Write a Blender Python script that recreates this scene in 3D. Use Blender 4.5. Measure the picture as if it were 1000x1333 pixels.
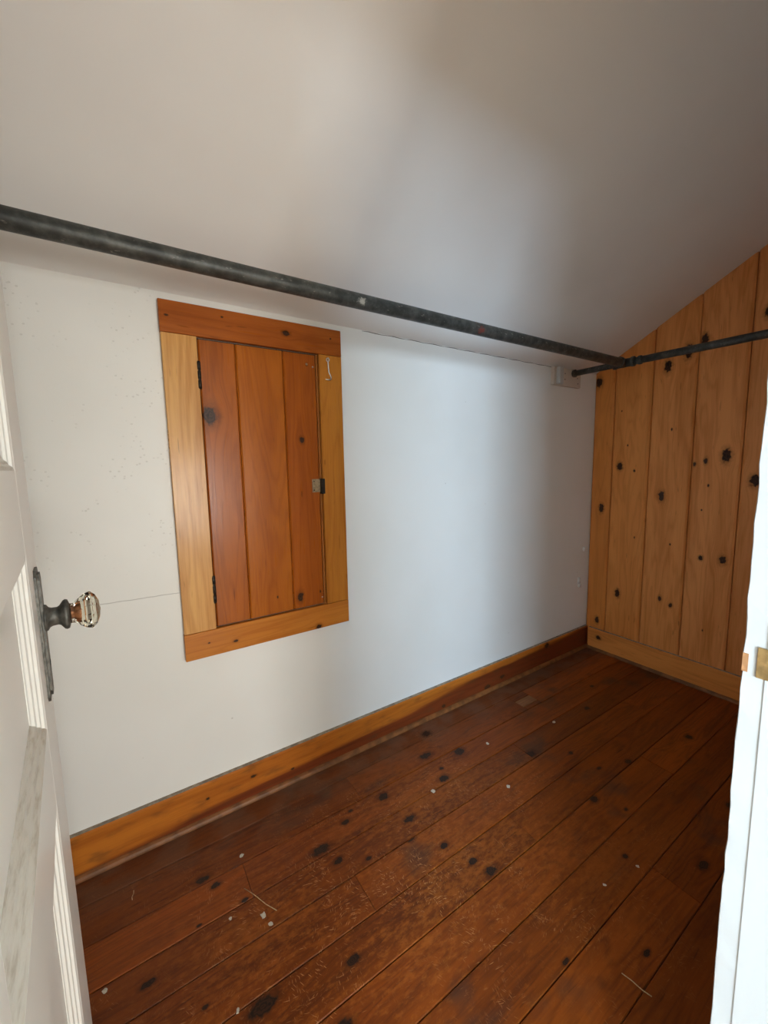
import bpy, math, random
from mathutils import Vector, Matrix

for o in list(bpy.data.objects):
    bpy.data.objects.remove(o)
S = bpy.context.scene
COL = S.collection

# ---------------------------------------------------------------- camera, light, exposure
CAM_H = 1.15
yaw, pitch, roll = 0.579246, -0.116997, -0.018988
fwd = Vector((math.sin(yaw) * math.cos(pitch), math.cos(yaw) * math.cos(pitch), math.sin(pitch)))
right = Vector((math.cos(yaw), -math.sin(yaw), 0))
up = right.cross(fwd)
r2 = right * math.cos(roll) + up * math.sin(roll)
u2 = -right * math.sin(roll) + up * math.cos(roll)
cd = bpy.data.cameras.new('camera')
cd.sensor_fit = 'VERTICAL'
cd.sensor_height = 24
cd.sensor_width = 18
cd.lens = 526.0 / 1333 * 24
cd.clip_start = 0.01
cam = bpy.data.objects.new('camera', cd)
COL.objects.link(cam)
M = Matrix((r2, u2, -fwd)).transposed().to_4x4()
M.translation = (0, 0, CAM_H)
cam.matrix_world = M
S.camera = cam

w = bpy.data.worlds.new('sky')
S.world = w
w.use_nodes = True
w.node_tree.nodes['Background'].inputs[0].default_value = (0.62, 0.78, 1.0, 1)
w.node_tree.nodes['Background'].inputs[1].default_value = 1.2

def area(name, loc, rot, sx, sy, power, color):
    l = bpy.data.lights.new(name, 'AREA')
    l.shape = 'RECTANGLE'
    l.size, l.size_y, l.energy, l.color = sx, sy, power, color
    o = bpy.data.objects.new(name, l)
    COL.objects.link(o)
    o.location, o.rotation_euler = loc, rot
    return o

# daylight entering the bedroom behind the camera through its two windows
BY = -2.7
area('window_daylight', (-2.10, BY + .01, 1.50), (math.radians(90), 0, 0), 1.25, 1.15, 146, (0.60, 0.80, 1.0))
area('window_daylight', (0.60, BY + .01, .80), (math.radians(90), 0, 0), 0.70, 0.90, 26.5, (1.0, 0.985, 0.92))

S.view_settings.view_transform = 'Standard'
S.view_settings.look = 'None'
S.view_settings.gamma = 1
S.view_settings.use_curve_mapping = False
S.view_settings.exposure = 1.0
S.cycles.max_bounces = 16
S.cycles.diffuse_bounces = 8

# ---------------------------------------------------------------- node helpers
class NT:
    def __init__(s, name):
        s.m = bpy.data.materials.new(name)
        s.m.use_nodes = True
        s.t = s.m.node_tree
        s.bsdf = s.t.nodes['Principled BSDF']
    def n(s, typ, ins=(), out=0, **props):
        nd = s.t.nodes.new(typ)
        for k, v in props.items():
            setattr(nd, k, v)
        for k, v in (ins.items() if isinstance(ins, dict) else enumerate(ins)):
            s.set(nd.inputs[k], v)
        return nd.outputs[out]
    def set(s, sock, v):
        if isinstance(v, bpy.types.NodeSocket):
            s.t.links.new(v, sock)
        elif v is not None:
            if sock.type == 'RGBA' and len(v) == 3:
                v = (*v, 1)
            sock.default_value = v
    def math(s, op, a, b=None, c=None):
        return s.n('ShaderNodeMath', [x for x in (a, b, c) if x is not None], operation=op)
    def vec(s, op, a, b=None, out=0):
        return s.n('ShaderNodeVectorMath', [x for x in (a, b) if x is not None], out=out, operation=op)
    def noise(s, v, scale=1, detail=2, rough=.5, dist=0):
        return s.n('ShaderNodeTexNoise', {'Vector': v, 'Scale': scale, 'Detail': detail, 'Roughness': rough, 'Distortion': dist})
    def maprange(s, v, a, b, c, d, smooth=True):
        return s.n('ShaderNodeMapRange', {0: v, 1: a, 2: b, 3: c, 4: d}, interpolation_type='SMOOTHSTEP' if smooth else 'LINEAR')
    def mix(s, f, a, b, mode='MIX'):
        nd = s.t.nodes.new('ShaderNodeMix')
        nd.data_type = 'RGBA'
        nd.blend_type = mode
        nd.clamp_factor = True
        s.set(nd.inputs[0], f); s.set(nd.inputs[6], a); s.set(nd.inputs[7], b)
        return nd.outputs[2]
    def pos(s):
        return s.n('ShaderNodeNewGeometry', out=0)
    def bump(s, h, strength, dist):
        b = s.n('ShaderNodeBump', {'Strength': strength, 'Distance': dist, 'Height': h})
        s.set(s.bsdf.inputs['Normal'], b)
    def done(s, color, rough=.5, **kw):
        s.set(s.bsdf.inputs['Base Color'], color)
        s.set(s.bsdf.inputs['Roughness'], rough)
        for k, v in kw.items():
            s.set(s.bsdf.inputs[k.replace('_', ' ')], v)
        return s.m

def plain(name, color, rough=.5, var=.1, scale=20, bump=0.0, **kw):
    t = NT(name)
    nz = t.noise(t.pos(), scale, 4)
    c2 = tuple(x * (1 - var) for x in color)
    c = t.mix(t.maprange(nz, .35, .65, 0, 1), color, c2)
    if bump:
        t.bump(nz, bump, .002)
    return t.done(c, rough, **kw)

def wood(name, axes, light, dark, knots=(), seed=0., rings=55, swing=4., rough=.34, kind='wall', coat=.0, spec=.2, heart=None):
    """pine: growth rings bent around knots; axes = (along the grain, across it)"""
    t = NT(name)
    sep = t.t.nodes.new('ShaderNodeSeparateXYZ')
    t.set(sep.inputs[0], t.pos())
    al, ac = sep.outputs[axes[0]], sep.outputs[axes[1]]
    P2 = t.n('ShaderNodeCombineXYZ', [al, ac, 0.])
    D, W = None, None
    for (ku, kv, r) in knots:
        r *= .78
        dlt = t.vec('SUBTRACT', P2, (ku, kv, 0))
        asp = 1.0 + .75 * ((ku * 37.7 + kv * 91.3) % 1.0)
        d = t.vec('LENGTH', t.vec('MULTIPLY', dlt, (1 / (asp * r), 1 / (.85 * r), 0)), out=1)
        D = d if D is None else t.math('MINIMUM', D, d)
        if r > .008:
            e = t.math('EXPONENT', t.math('MULTIPLY', t.math('MULTIPLY', d, d), -.16))
            wv = t.math('MULTIPLY', e, t.vec('DOT_PRODUCT', dlt, (0, .9, 0), out=1))
            W = wv if W is None else t.math('ADD', W, wv)
    acw = ac if W is None else t.math('SUBTRACT', ac, W)
    n1 = t.noise(t.n('ShaderNodeCombineXYZ', [t.math('MULTIPLY', al, .9), t.math('MULTIPLY', acw, 8), seed]), 1, 3, .55, .4)
    ph = t.math('ADD', t.math('MULTIPLY', acw, rings * .35), t.math('MULTIPLY', n1, swing * 3.2))
    s = t.math('MULTIPLY_ADD', t.math('SINE', t.math('MULTIPLY', ph, 6.283)), .5, .5)
    s = t.math('POWER', s, 2.2)
    fine = t.noise(t.n('ShaderNodeCombineXYZ', [t.math('MULTIPLY', al, 9), t.math('MULTIPLY', acw, 260), seed]), 1, 4, .65)
    broad = t.noise(t.n('ShaderNodeCombineXYZ', [t.math('MULTIPLY', al, 1.3), t.math('MULTIPLY', acw, 16), seed + 9]), 1, 3)
    f = t.math('MULTIPLY_ADD', s, .34, t.math('MULTIPLY_ADD', fine, 1.1, -.55))
    f = t.math('ADD', f, t.math('MULTIPLY_ADD', broad, 1.7, -.68))
    c = t.mix(f, light, dark)
    rf = t.math('MULTIPLY_ADD', fine, .2, rough - .1)
    pos = t.pos()
    if kind == 'floor':
        # worn finish, dark stains and short scratches in the old varnish
        wear = t.noise(t.n('ShaderNodeCombineXYZ', [t.math('MULTIPLY', al, .55), ac, .0]), 3.1, 4, .6)
        fleck = t.noise(t.n('ShaderNodeCombineXYZ', [al, t.math('MULTIPLY', ac, 2.), 3.]), 38, 4, .7)
        dx = t.vec('LENGTH', t.vec('MULTIPLY', t.vec('SUBTRACT', P2, (.55, .80, 0)), (1.25, 2.1, 0)), out=1)
        centre = t.maprange(dx, .15, 1.25, 1, 0)
        wm = t.math('MULTIPLY', t.maprange(t.math('MULTIPLY_ADD', fleck, .75, t.math('MULTIPLY', wear, .6)), .62, .82, 0, 1), t.math('MULTIPLY_ADD', centre, .85, .15))
        c = t.mix(t.math('MULTIPLY', wm, .50), c, (.40, .120, .015))
        st = t.noise(t.n('ShaderNodeCombineXYZ', [t.math('MULTIPLY', al, .8), ac, 7.]), 5.5, 3, .55)
        sm = t.maprange(st, .57, .74, 0, .6)
        c = t.mix(sm, c, (.045, .028, .018))
        fade = t.math('MULTIPLY', t.maprange(t.noise(pos, 5.5, 2), .42, .62, .12, 1), t.math('MULTIPLY_ADD', centre, .85, .2))
        for k, ang in enumerate((15, 62, 98, 146)):
            a = math.radians(ang)
            q = t.vec('MULTIPLY', P2, (1, 1, 0))
            rot = t.n('ShaderNodeVectorRotate', {'Vector': q, 'Angle': a}, rotation_type='Z_AXIS')
            rot = t.vec('ADD', rot, t.vec('SCALE', t.n('ShaderNodeTexNoise', {'Vector': q, 'Scale': 24., 'Detail': 1.}, out=1), None))
            rot.node.inputs[1].links[0].from_node.inputs['Scale'].default_value = .012
            sc = t.vec('MULTIPLY', rot, (30 + 6 * k, 300 + 40 * k, 1))
            vo = t.n('ShaderNodeTexVoronoi', {'Vector': sc, 'Scale': 1.}, feature='F1')
            line = t.math('MULTIPLY', t.maprange(vo, .11, .25, 1, 0), t.maprange(t.noise(t.vec('ADD', q, (k * 3.1, k, 0)), 15, 1), .50, .62, 0, 1))
            c = t.mix(t.math('MULTIPLY', t.math('MULTIPLY', line, fade), .85), c, (.60, .30, .11))
        dusty = t.math('MULTIPLY', t.maprange(ac, 1.12, 1.33, 0, .42), t.maprange(t.noise(pos, 11, 3), .35, .6, .3, 1))
        c = t.mix(dusty, c, (.19, .135, .095))
        rf = t.math('MULTIPLY_ADD', wear, .35, .27)
    streak = t.noise(t.n('ShaderNodeCombineXYZ', [t.math('MULTIPLY', al, 14), t.math('MULTIPLY', acw, 120), seed + 4]), 1, 1)
    c = t.mix(t.maprange(streak, .70, .80, 0, .5), c, tuple(x * .45 for x in dark))
    if heart:
        edge = t.math('ADD', t.math('MULTIPLY_ADD', al, .045, .028), t.math('MULTIPLY_ADD', broad, .05, -.025))
        hm_ = t.maprange(t.math('SUBTRACT', edge, ac), -.006, .012, 0, 1)
        c = t.mix(hm_, c, t.mix(f, heart, tuple(x * .5 for x in heart)))
    if kind == 'grimy':
        g = t.noise(t.vec('MULTIPLY', pos, (3, 3, 9)), 4, 3)
        c = t.mix(t.maprange(g, .5, .75, 0, .5), c, (.10, .045, .018))
    if D is not None:
        dn = t.math('ADD', D, t.math('MULTIPLY_ADD', t.noise(pos, 75, 3), 1.3, -.65))
        c = t.mix(t.maprange(dn, .8, 1.9, .5, 0), c, tuple(x * .42 for x in dark))
        ringk = t.math('MULTIPLY_ADD', t.math('SINE', t.math('MULTIPLY', dn, 16)), .5, .5)
        core = t.mix(ringk, (.014, .008, .005), (.04, .016, .008)) if kind == 'floor' else t.mix(ringk, (.026, .012, .007), (.075, .030, .013))
        c = t.mix(t.maprange(dn, .72, 1.08, 1, 0), c, core)
    t.bump(t.math('MULTIPLY_ADD', s, .3, fine), .12, .0012)
    return t.done(c, rf, Coat_Weight=coat, Coat_Roughness=.16, Specular_IOR_Level=spec)

def paint(name, color, tint, rough=.5, bump=.12, marks=False, dust=False):
    t = NT(name)
    p = t.pos()
    big = t.noise(p, 2.2, 3)
    c = t.mix(t.maprange(big, .35, .65, 0, 1), color, tint)
    rollr = t.noise(p, 260, 3, .6)
    lump = t.noise(p, 14, 3)
    h = t.math('MULTIPLY_ADD', lump, 1.6, t.math('MULTIPLY', rollr, .35))
    if marks:
        # pitted plaster left of the hatch, hairline crack under it, small scuffs
        sep = t.t.nodes.new('ShaderNodeSeparateXYZ')
        t.set(sep.inputs[0], p)
        vo = t.n('ShaderNodeTexVoronoi', {'Vector': t.vec('MULTIPLY', p, (1, 1, 1.3)), 'Scale': 62.}, feature='F1')
        where = t.math('MULTIPLY', t.maprange(t.noise(p, 9, 2), .50, .62, 0, 1), t.math('MULTIPLY', t.maprange(sep.outputs[0], .12, .2, 1, 0), t.maprange(sep.outputs[2], .8, 1.0, 0, 1)))
        pit = t.math('MULTIPLY', t.maprange(vo, .11, .25, 1, 0), where)
        c = t.mix(t.math('MULTIPLY', pit, .22), c, (.30, .28, .23))
        h = t.math('SUBTRACT', h, t.math('MULTIPLY', pit, 2.5))
        cz = t.math('MULTIPLY_ADD', sep.outputs[0], -.025, .775)
        wob = t.math('MULTIPLY_ADD', t.noise(p, 30, 2), .006, -.003)
        dz = t.math('ABSOLUTE', t.math('ADD', t.math('SUBTRACT', sep.outputs[2], cz), wob))
        cr = t.math('MULTIPLY', t.maprange(dz, .0006, .0018, 1, 0), t.maprange(sep.outputs[0], .12, .14, 1, 0))
        c = t.mix(t.math('MULTIPLY', cr, .45), c, (.2, .18, .15))
        sp = t.n('ShaderNodeTexVoronoi', {'Vector': p, 'Scale': 9.}, feature='F1')
        c = t.mix(t.maprange(sp, .02, .035, .35, 0), c, (.35, .3, .24))
    if dust:
        g = t.noise(t.vec('MULTIPLY', p, (30, 4, 30)), 6, 4, .65)
        c = t.mix(t.maprange(g, .45, .70, 0, .6), c, (.40, .34, .25))
    t.bump(h, bump, .0016)
    return t.done(c, rough)

# ---------------------------------------------------------------- mesh helpers
def obj(name, verts, faces, mat, parent=None, smooth=False):
    me = bpy.data.meshes.new(name)
    me.from_pydata([tuple(v) for v in verts], [], faces)
    me.update()
    if smooth:
        for p in me.polygons:
            p.use_smooth = True
    if mat:
        me.materials.append(mat)
    o = bpy.data.objects.new(name, me)
    COL.objects.link(o)
    if parent is not None:
        o.parent = parent
    return o

def root(name, loc, rz=0.):
    o = bpy.data.objects.new(name, None)
    COL.objects.link(o)
    o.empty_display_size = .05
    o.location = loc
    o.rotation_euler = (0, 0, rz)
    return o

def tag(o, label=None, cat=None, group=None, kind=None):
    for k, v in (('label', label), ('category', cat), ('group', group), ('kind', kind)):
        if v:
            o[k] = v
    return o

def boxv(x0, x1, y0, y1, z0, z1):
    v = [(x, y, z) for x in (x0, x1) for y in (y0, y1) for z in (z0, z1)]
    f = [(0, 1, 3, 2), (4, 6, 7, 5), (0, 4, 5, 1), (2, 3, 7, 6), (0, 2, 6, 4), (1, 5, 7, 3)]
    return v, f

def shift(vs, o):
    return [(v[0] - o[0], v[1] - o[1], v[2] - o[2]) for v in vs]

def box(name, b, mat, parent=None, org=(0, 0, 0)):
    v, f = boxv(*b)
    return obj(name, shift(v, org), f, mat, parent)

def bevel_box(name, b, c, mat, parent=None, org=(0, 0, 0)):
    """box with every edge chamfered by c"""
    import bmesh
    v, f = boxv(*b)
    o = obj(name, shift(v, org), f, mat, parent)
    bm = bmesh.new()
    bm.from_mesh(o.data)
    bmesh.ops.recalc_face_normals(bm, faces=bm.faces)
    bmesh.ops.bevel(bm, geom=list(bm.edges), offset=c, segments=1, affect='EDGES', profile=.5)
    bm.to_mesh(o.data)
    bm.free()
    return o

def prism(name, poly, a0, a1, mat, parent=None, put=lambda u, v, a: (u, v, a), org=(0, 0, 0), smooth=False):
    """polygon (u, v) swept from a0 to a1"""
    n = len(poly)
    vs = [put(u, v, a0) for u, v in poly] + [put(u, v, a1) for u, v in poly]
    fs = [tuple(range(n))[::-1], tuple(range(n, 2 * n))] + [(i, (i + 1) % n, n + (i + 1) % n, n + i) for i in range(n)]
    o = obj(name, shift(vs, org), fs, mat, parent, smooth)
    import bmesh
    bm = bmesh.new()
    bm.from_mesh(o.data)
    bmesh.ops.recalc_face_normals(bm, faces=bm.faces)
    bm.to_mesh(o.data)
    bm.free()
    return o

def lathe(name, prof, seg, origin, axis, mat, parent=None, smooth=True, phase=0.):
    """prof = [(distance along axis, radius)]"""
    ax = Vector(axis).normalized()
    t = Vector((0, 0, 1)) if abs(ax.z) < .9 else Vector((1, 0, 0))
    e1 = ax.cross(t).normalized()
    e2 = ax.cross(e1)
    vs, fs = [], []
    for d, r in prof:
        for k in range(seg):
            a = 2 * math.pi * k / seg + phase
            vs.append(tuple(Vector(origin) + ax * d + e1 * (r * math.cos(a)) + e2 * (r * math.sin(a))))
    for i in range(len(prof) - 1):
        for k in range(seg):
            fs.append((i * seg + k, i * seg + (k + 1) % seg, (i + 1) * seg + (k + 1) % seg, (i + 1) * seg + k))
    fs.append(tuple(range(seg))[::-1])
    fs.append(tuple(range((len(prof) - 1) * seg, len(prof) * seg)))
    o = obj(name, vs, fs, mat, parent, smooth)
    import bmesh
    bm = bmesh.new()
    bm.from_mesh(o.data)
    bmesh.ops.recalc_face_normals(bm, faces=bm.faces)
    bm.to_mesh(o.data)
    bm.free()
    return o

def tube(name, pts, r, mat, parent=None, seg=8, org=(0, 0, 0)):
    pts = [Vector(p) - Vector(org) for p in pts]
    vs, fs = [], []
    e1 = None
    for i, p in enumerate(pts):
        d = (pts[min(i + 1, len(pts) - 1)] - pts[max(i - 1, 0)]).normalized()
        if e1 is None:
            t = Vector((0, 0, 1)) if abs(d.z) < .9 else Vector((1, 0, 0))
            e1 = d.cross(t).normalized()
        e1 = (e1 - d * e1.dot(d)).normalized()
        e2 = d.cross(e1)
        for k in range(seg):
            a = 2 * math.pi * k / seg
            vs.append(p + e1 * (r * math.cos(a)) + e2 * (r * math.sin(a)))
    for i in range(len(pts) - 1):
        for k in range(seg):
            fs.append((i * seg + k, i * seg + (k + 1) % seg, (i + 1) * seg + (k + 1) % seg, (i + 1) * seg + k))
    fs.append(tuple(range(seg))[::-1])
    fs.append(tuple(range((len(pts) - 1) * seg, len(pts) * seg)))
    return obj(name, vs, fs, mat, parent, True)

# ---------------------------------------------------------------- dimensions (metres)
KY = 1.35            # knee wall face
EX = 2.372           # end wall board face
FY = 0.12            # closet face of the doorway wall
LX = -0.62           # hidden left end of the closet
KZ = 1.647           # height of the knee wall
SL = 0.55            # slope of the ceiling
JR = 0.562           # right jamb face
JL = -0.095          # left jamb face
def ceil_z(y):
    return KZ + SL * (KY - y)

m_wall = paint('painted plaster wall', (.84, .83, .79), (.81, .80, .755), .48, .22, marks=True)
m_ceil = paint('painted plaster ceiling', (.83, .82, .795), (.80, .785, .76), .6, .18)
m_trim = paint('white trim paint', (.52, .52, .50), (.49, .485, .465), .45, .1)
m_door = paint('cream door paint', (.86, .86, .82), (.83, .825, .78), .36, .08)
m_dust = paint('dusty door paint', (.74, .72, .66), (.68, .65, .57), .5, .2, dust=True)
m_room = paint('bedroom wall paint', (.86, .85, .81), (.84, .83, .79), .6, .1)

# ---------------------------------------------------------------- setting: closet shell
wall_back = tag(box('wall_back', (LX - .1, EX + .15, KY, KY + .1, -.05, KZ + .02), m_wall), 'white painted plaster knee wall under the sloping ceiling', 'wall', kind='structure')
flake_m = plain('flaking plaster', (.78, .76, .72), .7, .25, 60)
random.seed(4)
for (cx, cz, rx, rz) in ((2.279, .432, .010, .022), (2.288, .398, .012, .014), (2.318, .62, .006, .02)):
    poly = [(cx + rx * math.cos(a) * random.uniform(.6, 1.1), cz + rz * math.sin(a) * random.uniform(.6, 1.1)) for a in [k * math.pi / 5 for k in range(10)]]
    prism('plaster_flake', poly, KY - .011, KY + .001, flake_m, wall_back, put=lambda u, v, a: (u, a, v))

# dark strip drawn as the hairline gap where wall and ceiling meet
crk = []
for k in range(41):
    x = .80 + 1.16 * k / 40
    zc = KZ - .0035 + .0012 * math.sin(k * 1.7)
    hgt = .0004 + .0011 * abs(math.sin(k * .9))
    crk.append((x, zc, hgt))
vs, fs = [], []
for x, zc, hgt in crk:
    vs += [(x, KY - .0006, zc - hgt), (x, KY - .0006, zc + hgt), (x, KY + .002, zc + hgt), (x, KY + .002, zc - hgt)]
for k in range(40):
    fs += [(k * 4 + q, k * 4 + (q + 1) % 4, k * 4 + 4 + (q + 1) % 4, k * 4 + 4 + q) for q in range(4)]
obj('plaster_crack', vs, fs, plain('dark crack strip', (.16, .13, .10), .9), wall_back)

# ceiling slab following the roof slope
poly = [(KY + .1, ceil_z(KY + .1)), (FY - .14, ceil_z(FY - .14)), (FY - .14, ceil_z(FY - .14) + .1), (KY + .1, ceil_z(KY + .1) + .1)]
tag(prism('ceiling', poly, LX - .1, EX + .15, m_ceil, put=lambda u, v, a: (a, u, v)), 'off-white sloping plaster ceiling over the closet', 'ceiling', kind='structure')

tag(box('wall_left', (LX - .1, LX, -.0, KY, -.05, 2.45), m_wall), 'white painted closet wall behind the open door', 'wall', kind='structure')

# wall with the doorway (camera stands in it)
fz = ceil_z(FY) + .02
DH = 1.80
vs, fs = [], []
for b in ((-3.2, JL - .018, 0, FY, -.05, 2.5), (JR + .018, EX + .15, 0, FY, -.05, 2.5), (JL - .018, JR + .018, 0, FY, DH + .018, 2.5)):
    v, f = boxv(*b)
    fs += [tuple(i + len(vs) for i in q) for q in f]
    vs += v
tag(obj('wall_front', vs, fs, m_room), 'painted wall around the closet doorway', 'wall', kind='structure')

# end wall of knotty pine boards
EK = [(1.186, 1.115, .023), (1.108, 1.09, .008), (1.28, .871, .022), (.969, .958, .024), (.787, 1.138, .013), (.833, 1.124, .011), (.71, 1.161, .028),
      (.60, 1.046, .030), (.78, .662, .014), (.693, .668, .021), (1.166, .381, .020), (.946, .41, .012), (.895, .387, .013), (1.278, .184, .019),
      (.974, 1.617, .026), (.888, 1.668, .026), (.825, 1.707, .024), (1.325, 1.597, .030), (.60, 1.766, .026), (.40, .8, .02), (.3, 1.5, .02),
      (1.19, 1.42, .005), (.94, 1.30, .005), (.77, 1.02, .006), (.79, .90, .005), (1.09, .72, .005), (1.15, 1.23, .005), (.915, .71, .006), (.75, .30, .005)]
wr = box('wall_right', (EX + .019, EX + .15, FY, KY, -.05, ceil_z(FY)), plain('pine backing', (.05, .025, .012), .8))
tag(wr, 'end wall of wide vertical knotty pine boards', 'wall', kind='structure')
edges = [KY - .002, 1.234, 1.041, .846, .653, .46, .27, FY]
for i in range(len(edges) - 1):
    y1, y0 = edges[i], edges[i + 1]
    kn = [(k[1], k[0], k[2]) for k in EK if y0 < k[0] <= y1]
    lt = [(.72, .270, .062), (.76, .300, .078), (.78, .320, .095), (.80, .335, .110), (.74, .31, .105), (.74, .3, .1), (.74, .3, .1)][i]
    dk = (.54, .185, .042)
    m = wood('knotty pine board', (2, 1), lt, dk, kn, seed=3.7 * i + 1, rings=34, swing=3.2, rough=.45)
    g, c = .0018, .0065
    # plan outline of the board, swept upward; the top follows the ceiling slope
    prof = [(EX + .019, y0 + g), (EX + c, y0 + g), (EX, y0 + g + c * 1.3), (EX, y1 - g - c * 1.3), (EX + c, y1 - g), (EX + .019, y1 - g)]
    n = len(prof)
    vs = [(x, y, 0.0) for x, y in prof] + [(x, y, ceil_z(y) - .001) for x, y in prof]
    fs = [tuple(range(n))[::-1], tuple(range(n, 2 * n))] + [(k, (k + 1) % n, n + (k + 1) % n, n + k) for k in range(n)]
    obj('plank', vs, fs, m, wr)

# floor of narrow pine boards running along the knee wall
FK = [(.137, 1.098, .013), (.684, 1.087, .024), (.423, 1.029, .022), (.452, .968, .014), (.529, 1.071, .013), (.706, .963, .017), (.369, .734, .014), (.169, .771, .026),
      (.294, .645, .019), (.194, 1.013, .008), (-.034, .955, .012), (.11, 1.137, .014), (.528, .925, .009), (.562, 1.10, .008), (.667, .904, .011), (.081, 1.016, .005),
      (.067, .84, .007), (.914, 1.029, .020), (.932, 1.158, .020), (1.059, 1.099, .026), (1.273, .669, .019), (.774, .746, .014), (.796, .698, .017), (.736, .829, .014),
      (1.426, .735, .009), (1.552, .691, .014), (1.321, .587, .008), (.777, .455, .008), (1.306, .369, .016), (1.414, .842, .012), (1.15, .506, .009), (1.275, .928, .022),
      (1.018, 1.258, .024), (.94, 1.071, .010), (1.75, .97, .014), (1.9, .62, .018), (1.95, 1.06, .012), (1.62, .40, .016), (.95, .36, .010)]
fl = box('floor', (-3.2, EX + .15, BY, KY, -.10, -.019), plain('dark subfloor', (.02, .012, .008), .9))
tag(fl, 'worn reddish brown pine floorboards with knots and scratches', 'floor', kind='structure')
FYS = [1.35, 1.237, 1.120, 1.007, .905, .792, .680, .565, .448, .331, .216, .10, -.01]
random.seed(11)
pieces = []
joints = {1: [.62], 2: [.215], 3: [1.27], 4: [.47, 1.95], 5: [.98], 6: [1.62], 7: [.33], 8: [1.18], 9: [.72, 1.9], 10: [1.35], 11: [.8]}
for i in range(len(FYS) - 1):
    y1, y0 = FYS[i], FYS[i + 1]
    if i == 1:
        pieces += [(LX, .62, y0, y1, 0), (.62, 1.515, y0, y1, 0), (1.62, EX, y0, y1, 2), (1.515, 1.62, 1.196, y1, 0), (1.515, 1.62, 1.143, 1.196, 3), (1.515, 1.62, y0, 1.143, 0)]
        continue
    xs = [LX] + joints.get(i, []) + [EX]
    for a, b in zip(xs, xs[1:]):
        pieces.append((a, b, y0, y1, 1 if random.random() < .4 else 0))
for j, (x0, x1, y0, y1, k) in enumerate(pieces):
    v = random.uniform(.74, 1.25)
    lt = Vector((.21, .046, .004)) * v
    dk = Vector((.085, .017, .003)) * v
    if k == 1:
        lt, dk = lt * 1.15, dk * 1.1
    if k == 2:
        lt, dk = lt * 1.25, dk * 1.2
    if k == 3:
        lt, dk = Vector((.30, .135, .055)), Vector((.20, .08, .03))
    kn = [q for q in FK if x0 < q[0] <= x1 and y0 < q[1] <= y1]
    m = wood('worn pine floorboard', (0, 1), tuple(lt), tuple(dk), kn, seed=j * 2.3, rings=46, swing=5, kind='floor', coat=.0)
    g, c = .0009, .0018
    zt = random.uniform(-.0008, .0)
    prof = [(y0 + g, -.019), (y1 - g, -.019), (y1 - g, zt - c), (y1 - g - c, zt), (y0 + g + c, zt), (y0 + g, zt - c)]
    prism('floor_board', prof, x0 + .0006, x1 - .0006, m, fl, put=lambda u, v, a: (a, u, v))

# baseboards with a thin shoe strip
BK = [(1.958, .112, .022), (1.586, .045, .014), (1.184, .028, .014), (1.477, .025, .016), (.161, .076, .007), (.31, .087, .008), (.45, .05, .006)]
m_bb = wood('baseboard pine', (0, 2), (.52, .165, .020), (.32, .085, .011), BK, seed=5.1, rings=16, swing=2, kind='grimy', rough=.4, heart=(.19, .040, .011))
m_bt = plain('dusty board edge', (.36, .29, .22), .8, .4, 60)
m_shoe = plain('dusty shoe strip', (.25, .092, .024), .55, .45, 25)
T = .131
def base(name, put, a0, a1, mat, label):
    prof = [(0, .0), (.018, .0), (.018, T - .004), (.014, T), (0, T)]
    o = tag(prism(name, prof, a0, a1, mat, put=put), label, 'baseboard', kind='structure')
    dust = [(0, T), (.0135, T), (.0135, T + .0006), (0, T + .0006)]
    prism('dust_layer', dust, a0, a1, m_bt, o, put=put)
    shoe = [(.018, 0), (.031, 0), (.0305, .005), (.027, .011), (.0215, .0145), (.018, .0155)]
    prism('shoe_strip', shoe, a0, a1, m_shoe, o, put=put)
    return o
base('baseboard_back', lambda u, v, a: (a, KY - u, v), LX, EX - .0005, m_bb, 'orange pine baseboard along the foot of the white knee wall')
m_be = wood('end baseboard pine', (1, 2), (.76, .30, .075), (.54, .18, .04), [(1.255, .085, .018)], seed=8.2, rings=18, swing=3, rough=.4)
base('baseboard_right', lambda u, v, a: (EX - u, a, v), FY, KY - .0315, m_be, 'pale pine baseboard below the knotty end wall boards')

# ---------------------------------------------------------------- setting: bedroom behind the doorway
m_rf = wood('bedroom floor pine', (0, 1), (.46, .30, .18), (.34, .20, .11), [], seed=2., rings=12, swing=3)
tag(box('floor_bedroom', (-3.2, EX + .15, BY, -.011, -.018, 0), m_rf), 'pine floor of the bedroom outside the closet', 'floor', kind='structure')
tag(box('ceiling_bedroom', (-3.2, EX + .15, BY, -.02, 2.4, 2.5), m_room), 'flat ceiling of the bedroom outside the closet', 'ceiling', kind='structure')
tag(box('wall_bedroom_left', (-3.3, -3.2, BY, .12, -.05, 2.5), m_room), 'left wall of the bedroom outside the closet', 'wall', kind='structure')
tag(box('wall_bedroom_right', (EX + .15, EX + .25, BY, .0, -.05, 2.5), m_room), 'right wall of the bedroom outside the closet', 'wall', kind='structure')
WINS = [(-2.75, -1.45, .90, 2.10), (.22, .98, .32, 1.28)]
vs, fs = [], []
xs = [-3.2, WINS[0][0], WINS[0][1], WINS[1][0], WINS[1][1], EX + .15]
for i in range(5):
    zz = [(-.05, 2.5)]
    if i in (1, 3):
        q = WINS[0 if i == 1 else 1]
        zz = [(-.05, q[2]), (q[3], 2.5)]
    for z0, z1 in zz:
        v, f = boxv(xs[i], xs[i + 1], BY - .12, BY, z0, z1)
        fs += [tuple(k + len(vs) for k in q) for q in f]
        vs += v
tag(obj('wall_bedroom_back', vs, fs, m_room), 'window wall of the bedroom outside the closet', 'wall', kind='structure')
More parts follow.
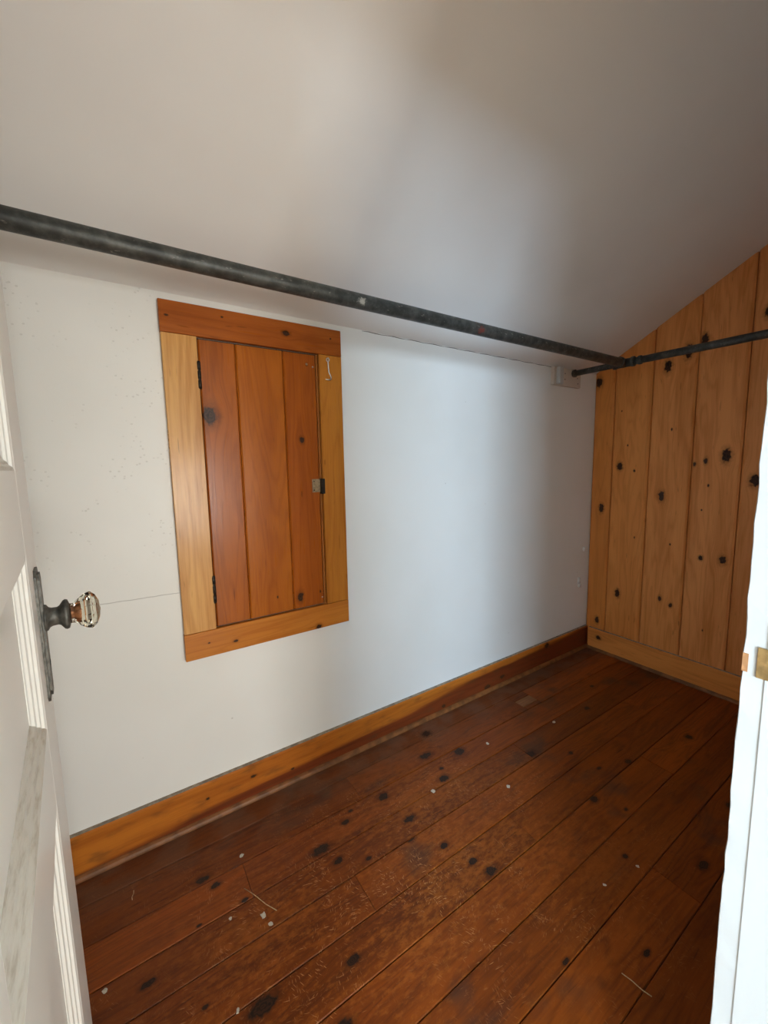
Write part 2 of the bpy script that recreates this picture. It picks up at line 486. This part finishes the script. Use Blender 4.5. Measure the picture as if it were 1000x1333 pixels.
for n, (x0, x1, z0, z1) in enumerate(WINS):
    wn = tag(box('window_%d' % (n + 1), (x0, x1, BY - .12, BY - .02, z0, z0 + .03), m_trim), 'white bedroom window outside the closet', 'window', kind='structure')
    for b in ((x0, x0 + .04, z0 + .03, z1), (x1 - .04, x1, z0 + .03, z1), (x0 + .04, x1 - .04, z1 - .04, z1), (x0 + .04, x1 - .04, (z0 + z1) / 2 - .02, (z0 + z1) / 2 + .02)):
        box('window_frame', (b[0], b[1], BY - .09, BY - .05, b[2], b[3]), m_trim, wn)

# ---------------------------------------------------------------- doorway: jambs, casing, strike plate
j = tag(box('trim_1', (JR, JR + .018, 0, FY, 0, DH + .018), m_trim), 'white painted door jamb with a worn brass strike plate', 'door jamb', kind='structure')
box('door_stop', (JR - .011, JR, .0, .072, 0, DH), m_trim, j)
m_brass = plain('worn brass strike', (.52, .34, .14), .38, .35, 90, Metallic=.75)
m_raw = plain('bare wood chip', (.50, .24, .10), .6, .3, 120)
sp = bevel_box('strike_plate', (JR - .0016, JR + .0019, .083, .1275, .913, .947), .0006, m_brass, j)
box('latch_slot', (JR - .0019, JR + .001, .094, .108, .918, .944), plain('dark slot', (.03, .025, .02), .8), sp)
random.seed(3)
CY1 = FY + .0195
N = 90
vs, fs = [], []
for k in range(N + 1):
    z = (DH + .07) * k / N
    e = random.uniform(-.0011, .0009)
    e2 = random.uniform(-.0006, .0006)
    vs += [(JR + .002, FY, z), (JR + .002 + e2, CY1 + e, z), (JR + .0045, CY1 + .0012 + e, z), (JR + .07, CY1, z), (JR + .07, FY, z)]
for k in range(N):
    for q in range(5):
        a, b = k * 5 + q, k * 5 + (q + 1) % 5
        fs.append((a, b, b + 5, a + 5))
fs += [(4, 3, 2, 1, 0), tuple(N * 5 + q for q in range(5))]
c = tag(obj('trim_2', vs, fs, m_trim), 'white painted door casing beside the strike plate with ragged paint edge', 'door casing', kind='structure')
box('wood_chip', (JR + .0011, JR + .004, CY1 - .0045, CY1 + .0006, .915, .936), m_raw, c)
tag(box('trim_3', (JL - .018, JL, 0, FY, 0, DH + .018), m_trim), 'white painted hinge side door jamb', 'door jamb', kind='structure')
tag(box('trim_4', (JL, JR, 0, FY, DH, DH + .018), m_trim), 'white painted head of the doorway', 'door jamb', kind='structure')

# ---------------------------------------------------------------- door opened into the closet
DW, DT, DZ = .635, .035, 1.775
dang = math.radians(94.7)
P0 = Vector((-.1065, .742, 0))
dd = Vector((math.cos(dang), math.sin(dang), 0))
hp = P0 - dd * DW
door = root('door_1', (hp.x, hp.y, .008), dang)
tag(door, 'white painted panelled wooden door standing open into the closet', 'door', kind='structure')
# door space: x along the width (hinge 0, free edge DW), y = -n (visible face at y = 0, body towards +y), z up
ST, MW = .140, .022
rz = [(0, .235), (.735, .834), (1.042, 1.143), (1.655, DZ)]
for x0, x1 in ((0, ST), (DW - ST, DW)):
    bevel_box('stile', (x0, x1, 0, DT, 0, DZ), .0015, m_door, door)
for z0, z1 in rz:
    box('rail', (ST, DW - ST, .0001, DT - .0001, z0, z1), m_door, door)
prof = [(0, .0002), (.0040, .0014), (.0062, .0040), (.0098, .0050), (.0120, .0074), (.0165, .0086), (.0190, .0112), (MW, .0125)]
def moulding(x0, x1, z0, z1, side, mat):
    vs, fs = [], []
    for s, n in prof:
        a = {'left': [(x0 + s, z0 + s), (x0 + s, z1 - s)], 'right': [(x1 - s, z0 + s), (x1 - s, z1 - s)],
             'top': [(x0 + s, z1 - s), (x1 - s, z1 - s)], 'bottom': [(x0 + s, z0 + s), (x1 - s, z0 + s)]}[side]
        vs += [(p[0], n, p[1]) for p in a]
    for s, n in (prof[-1], prof[0]):
        a = {'left': [(x0 + s, z0 + s), (x0 + s, z1 - s)], 'right': [(x1 - s, z0 + s), (x1 - s, z1 - s)],
             'top': [(x0 + s, z1 - s), (x1 - s, z1 - s)], 'bottom': [(x0 + s, z0 + s), (x1 - s, z0 + s)]}[side]
        vs += [(p[0], .0165, p[1]) for p in a]
    n = len(vs) // 2
    for i in range(n):
        k = (i + 1) % n
        fs.append((2 * i, 2 * i + 1, 2 * k + 1, 2 * k))
    fs += [tuple(range(0, 2 * n, 2)), tuple(range(1, 2 * n, 2))[::-1]]
    o = obj('moulding', vs, fs, mat, door)
    import bmesh
    bm = bmesh.new(); bm.from_mesh(o.data)
    bmesh.ops.recalc_face_normals(bm, faces=bm.faces)
    bm.to_mesh(o.data); bm.free()
for i, ((_, z0), (z1, _)) in enumerate(zip(rz, rz[1:])):
    x0, x1 = ST, DW - ST
    box('panel', (x0, x1, .013, .022, z0, z1), m_door, door)
    for side in ('left', 'right', 'top', 'bottom'):
        moulding(x0, x1, z0, z1, side, m_dust if (side == 'bottom') else m_door)

# escutcheon, shank and faceted glass knob
m_iron = plain('aged bronze', (.125, .122, .108), .48, .5, 140, .3, Metallic=.5)
kx, kz = DW - .058, .947
plate = [(-.021, -.102), (-.014, -.110), (.014, -.110), (.021, -.102), (.021, .060), (.014, .068), (-.014, .068), (-.021, .060)]
pl = prism('escutcheon_plate', [(kx + u, kz + v) for u, v in plate], -.0028, 0.0, m_iron, door, put=lambda u, v, a: (u, a, v))
inner = [(u * .62, -.021 + (v + .021) * .93) for u, v in plate]
prism('raised_rib', [(kx + u, kz + v) for u, v in inner], -.0055, -.0026, m_iron, pl, put=lambda u, v, a: (u, a, v))
lathe('keyhole', [(0, .0045), (.0008, .0045)], 12, (kx, -.0052, kz - .062), (0, -1, 0), plain('keyhole dark', (.01, .01, .01), .9), pl)
sh = lathe('knob_shank', [(0, .0185), (.003, .0172), (.005, .0138), (.008, .0123), (.014, .0120), (.0165, .0135), (.0205, .0193), (.0228, .0204), (.0255, .0196), (.0270, .0150)], 32, (kx, -.005, kz), (0, -1, 0), m_iron, door)
g = NT('pressed glass')
m_glass = g.done((.95, .93, .80), .02, Transmission_Weight=1.0, IOR=1.46)
m_rust = plain('tarnished foil behind glass', (.46, .19, .08), .35, .5, 170, Metallic=.4)
kn = lathe('glass_knob', [(.0262, .0148), (.0285, .0136), (.0315, .0140), (.0360, .0180), (.0430, .0238), (.0500, .0264), (.0518, .0256), (.0565, .0205), (.0602, .0115), (.0614, .0045)], 12, (kx, -.005, kz), (0, -1, 0), m_glass, door, smooth=False)
lathe('foil_core', [(.0272, .0060), (.0340, .0062), (.0400, .0095), (.0425, .0100), (.0428, .0030)], 12, (kx, -.005, kz), (0, -1, 0), m_rust, kn, smooth=False)

# ---------------------------------------------------------------- access hatch in the knee wall
HY = 1.331
hatch = root('access_hatch', (.415, KY, .555))
tag(hatch, 'small orange pine access hatch with plank door set in the white knee wall', 'hatch')
ho = (.415, KY, .555)
def hm(axes, lt, dk, kn, seed, rings, swing=4.):
    return wood('varnished pine', axes, lt, dk, kn, seed, rings, swing, rough=.30, coat=.12)
H0, H1, V0, V1 = .131, .700, .555, 1.622
I0, I1, W0, W1 = .225, .613, .640, 1.534
L1, D1 = (.62, .285, .075), (.40, .145, .028)
bevel_box('frame_board', (H0, H1, HY - .001, KY - .0005, W1, V1), .0012, hm((0, 2), (.40, .105, .014), (.26, .058, .007), [(.499, 1.584, .013), (.30, 1.60, .004), (.66, 1.59, .004), (.15, 1.58, .004)], 1.3, 20), hatch, ho)
bevel_box('frame_board', (H0, H1, HY - .001, KY - .0005, V0, W0), .0012, hm((0, 2), (.54, .19, .028), (.38, .105, .012), [(.575, .563, .014), (.20, .60, .004), (.28, .585, .006)], 2.9, 22), hatch, ho)
bevel_box('frame_board', (H0 + .001, I0, HY, KY - .0005, W0 + .0008, W1 - .0008), .0012, hm((2, 0), (.70, .37, .115), (.44, .17, .034), [(.172, .919, .021), (.155, 1.50, .004), (.205, 1.495, .004), (.16, 1.18, .004), (.19, .70, .004), (.15, .66, .004), (.21, .95, .004)], 4.4, 75, 3.), hatch, ho)
bevel_box('frame_board', (I1, H1, HY, KY - .0005, W0 + .0008, W1 - .0008), .0012, hm((2, 0), (.52, .195, .026), (.34, .100, .011), [(.712, .93, .030), (.635, 1.32, .004), (.672, 1.325, .004), (.63, .75, .004), (.66, 1.12, .003)], 6.6, 70, 3.), hatch, ho)
PY = HY + .009
hd = box('hatch_door', (I0 + .0003, I1 - .0003, PY + .010, KY - .0008, W0 + .0003, W1 - .0003), plain('hatch backing', (.05, .02, .008), .8), hatch, ho)
xs = [I0 + .003, .336, .488, I1 - .008]
cols = [((.40, .105, .010), (.21, .044, .004), [(.250, 1.308, .035)]), ((.43, .120, .010), (.29, .066, .005), [(.43, .70, .004)]),
        ((.40, .100, .009), (.26, .055, .004), [(.542, 1.239, .014), (.513, .685, .018), (.571, 1.496, .005), (.59, .69, .004)])]
for i in range(3):
    a, b = xs[i] + .0008, xs[i + 1] - .0008
    lt, dk, kk = cols[i]
    kk = [(k[1], k[0], k[2]) for k in kk]
    c = .004
    pr = [(a, PY + .010), (a, PY + c), (a + c, PY), (b - c, PY), (b, PY + c), (b, PY + .010)]
    prism('plank', pr, W0 + .005, W1 - .006, hm((2, 0), lt, dk, kk, 8.8 + 3.3 * i, 40, 4.5), hd, org=ho)
# narrow stop strip in the right reveal
box('stop_strip', (I1 - .0070, I1 - .0015, PY + .003, PY + .0098, W0 + .002, W1 - .002), hm((2, 0), (.42, .16, .04), (.3, .10, .02), [], 15., 60), hatch, ho)
m_dark = plain('blackened steel', (.035, .028, .022), .5, .4, 120, Metallic=.5)
for z0, z1 in ((1.384, 1.464), (.724, .812)):
    h = lathe('hinge', [(0, .0048), (z1 - z0, .0048)], 12, (I0 + .0012 - ho[0], HY + .003 - ho[1], z0 - ho[2]), (0, 0, 1), m_dark, hatch)
    for q in (0, 1, 2):
        zc = z0 + (z1 - z0) * (q + .5) / 3 - ho[2]
        lathe('hinge_knuckle', [(-.011, .0056), (.011, .0056)], 12, (I0 + .0012 - ho[0], HY + .003 - ho[1], zc), (0, 0, 1), m_dark, h)
m_catch = plain('dull brass', (.36, .26, .15), .5, .3, 140, Metallic=.5)
cp = bevel_box('catch_plate', (.574, .6045, PY - .0016, PY + .0006, 1.056, 1.103), .0005, m_catch, hatch, ho)
for q in (1.064, 1.095):
    lathe('screw_head', [(0, .0024), (.001, .0020)], 10, (.581 - ho[0], PY - .0014 - ho[1], q - ho[2]), (0, -1, 0), m_dark, cp)
bevel_box('catch_bolt', (.6048, .618, HY - .006, PY + .004, 1.050, 1.104), .0015, m_dark, hatch, ho)
m_steel = plain('bright hook steel', (.72, .68, .62), .28, .2, 100, Metallic=.85)
hx = .645
ring = [(hx + .0052 * math.cos(a), HY - .005, 1.5165 + .0052 * math.sin(a)) for a in [k * math.pi / 8 - .5 * math.pi for k in range(17)]]
hk = tube('hook', ring + [(hx + .0008, HY - .005, 1.505), (hx + .0012, HY - .005, 1.490), (hx + .003, HY - .005, 1.474), (hx + .008, HY - .005, 1.464),
                          (hx + .0105, HY - .005, 1.457), (hx + .009, HY - .005, 1.4505), (hx + .003, HY - .0052, 1.4485), (hx - .011, HY - .0055, 1.4495)], .0021, m_steel, hatch, 8, ho)
tube('screw_eye', [(hx, HY - .008, 1.5215), (hx, HY - .004, 1.5215), (hx, HY + .003, 1.5215)], .0024, m_steel, hk, 8, ho)
for (sx, sz, r) in ((.571, 1.496, .0045), (.593, 1.489, .0032), (.597, .668, .003)):
    lathe('screw_head', [(0, r), (.0012, r * .9), (.002, r * .5)], 12, (sx - ho[0], PY + .0002 - ho[1], sz - ho[2]), (0, -1, 0), m_catch if r > .004 else m_steel, hd)

# ---------------------------------------------------------------- clothes rail of old iron pipe
t = NT('old painted iron')
p = t.pos()
nz = t.noise(p, 35, 5, .65)
c = t.mix(t.maprange(nz, .35, .7, 0, 1), (.030, .032, .029), (.088, .090, .080))
fl_ = t.noise(t.vec('MULTIPLY', p, (.35, 1, 1)), 130, 3, .6)
c = t.mix(t.maprange(fl_, .64, .74, 0, .8), c, (.30, .29, .25))
for cx, w_, col in ((.624, .022, (.50, .47, .40)), (1.110, .034, (.24, .045, .030))):
    d = t.vec('SUBTRACT', p, (cx, 1.045, 1.611))
    L = t.vec('LENGTH', t.vec('MULTIPLY', d, (1 / w_, 1 / .02, 1 / .016)), out=1)
    c = t.mix(t.maprange(t.math('MULTIPLY_ADD', nz, 2.6, L), 1.7, 2.1, .85, 0), c, col)
t.bump(nz, .35, .002)
m_pipe = t.done(c, .48, Metallic=.25)
PX, PYY, PZ = 2.115, 1.064, 1.62
rail = root('clothes_rail', (PX, PYY, PZ))
tag(rail, 'dark iron pipe clothes rail running under the sloping ceiling to a tee', 'clothes rail')
n = 60
tube('long_pipe', [(LX + .001 - PX + (PX - .02 - LX) * k / n, 0, 0) for k in range(n + 1)], .0210, m_pipe, rail, 24)
tube('cross_pipe', [(0, FY + .001 - PYY, -.004), (0, -.045, 0)], .0165, m_pipe, rail, 20)
tube('cross_pipe', [(0, .03, 0), (0, KY - .0225 - PYY, 0)], .0150, m_pipe, rail, 20)
lathe('pipe_tee', [(-.052, .0200), (-.050, .0235), (-.038, .0235), (-.036, .0205), (.034, .0205), (.036, .0232), (.046, .0232), (.048, .019)], 24, (0, 0, 0), (0, 1, 0), m_pipe, rail)
lathe('tee_collar', [(0, .0220), (.030, .0225), (.032, .0258), (.046, .0258), (.048, .0235)], 24, (0, 0, 0), (-1, 0, 0), m_pipe, rail)
lathe('pipe_collar', [(0, .0165), (.004, .0205), (.016, .0205), (.018, .0165)], 20, (0, -.085, 0), (0, 1, 0), m_pipe, rail)
lathe('pipe_end', [(0, .0150), (.003, .0200), (.014, .0205), (.016, .0165)], 20, (0, KY - .0225 - PYY, 0), (0, -1, 0), m_pipe, rail)

# painted block that carries the rail on the knee wall
m_blk = paint('block paint', (.66, .58, .49), (.56, .48, .39), .5, .25)
blk = bevel_box('rail_block', (1.948, 2.192, KY - .021, KY - .0003, 1.551, 1.643), .002, m_blk)
tag(blk, 'small off-white painted wooden block on the knee wall holding the pipe end', 'wall block')
bevel_box('cleat', (1.962, 2.006, KY - .042, KY - .0212, 1.553, 1.642), .006, m_trim, blk)
for q in ((2.045, 1.585), (2.045, 1.615), (2.160, 1.60), (2.165, 1.572)):
    lathe('nail_hole', [(0, .0035), (.0008, .003)], 10, (q[0], KY - .0209, q[1]), (0, -1, 0), m_dark, blk)

# ---------------------------------------------------------------- litter on the floor
m_chip = plain('paint chip', (.56, .50, .40), .7, .2, 200)
m_straw = plain('wood splinter', (.52, .34, .17), .7, .3, 200)
chips = [((.219, 1.144), .009, 'beside a dark knot near the open door'), ((.224, .946), .012, 'largest of a cluster beside the splinter'), ((.232, .917), .008, 'second of a cluster beside the splinter'),
         ((-.115, .994), .008, 'beside the edge of the open door'), ((.151, .987), .006, 'between the cluster and the open door'), ((1.186, 1.066), .009, 'below the patched floorboard'),
         ((1.531, .996), .010, 'towards the end wall corner'), ((.843, 1.005), .011, 'beside a black knot mid floor'), ((1.077, .869), .010, 'in the middle of the scratched boards'),
         ((1.148, .472), .007, 'on the long dark seam'), ((1.02, .497), .006, 'beside the long dark seam'), ((.123, .793), .006, 'beside the large dark knot by the door')]
random.seed(21)
for (cx, cy), r, where in chips:
    pts = [(r * math.cos(a) * random.uniform(.5, 1.), r * .8 * math.sin(a) * random.uniform(.5, 1.)) for a in [k * math.pi / 4 for k in range(8)]]
    o = prism('paint_chip', pts, 0, .0014, m_chip)
    o.location = (cx, cy, .0001)
    o.rotation_euler = (0, 0, random.uniform(0, 3))
    tag(o, 'tiny pale paint chip on the floor ' + where, 'paint chip', 'pale paint chips on the floorboards')
for a, b, lab in (((.200, 1.043), (.255, .938), 'thin pale wood splinter lying across the boards near the open door'), ((.860, .372), (.871, .315), 'thin pale wood splinter by the shaded boards near the doorway'),
                  ((-.054, 1.209), (-.059, 1.183), 'tiny pale wood splinter between the open door and the baseboard')):
    cx, cy = (a[0] + b[0]) / 2, (a[1] + b[1]) / 2
    L = math.hypot(b[0] - a[0], b[1] - a[1])
    o = tube('wood_splinter', [(-L / 2, 0, .0012), (-L / 6, .001, .0014), (L / 5, -.0012, .0013), (L / 2, .001, .0012)], .0011, m_straw, None, 6)
    o.location = (cx, cy, .0001)
    o.rotation_euler = (0, 0, math.atan2(b[1] - a[1], b[0] - a[0]))
    tag(o, lab, 'splinter', 'wood splinters on the floorboards')
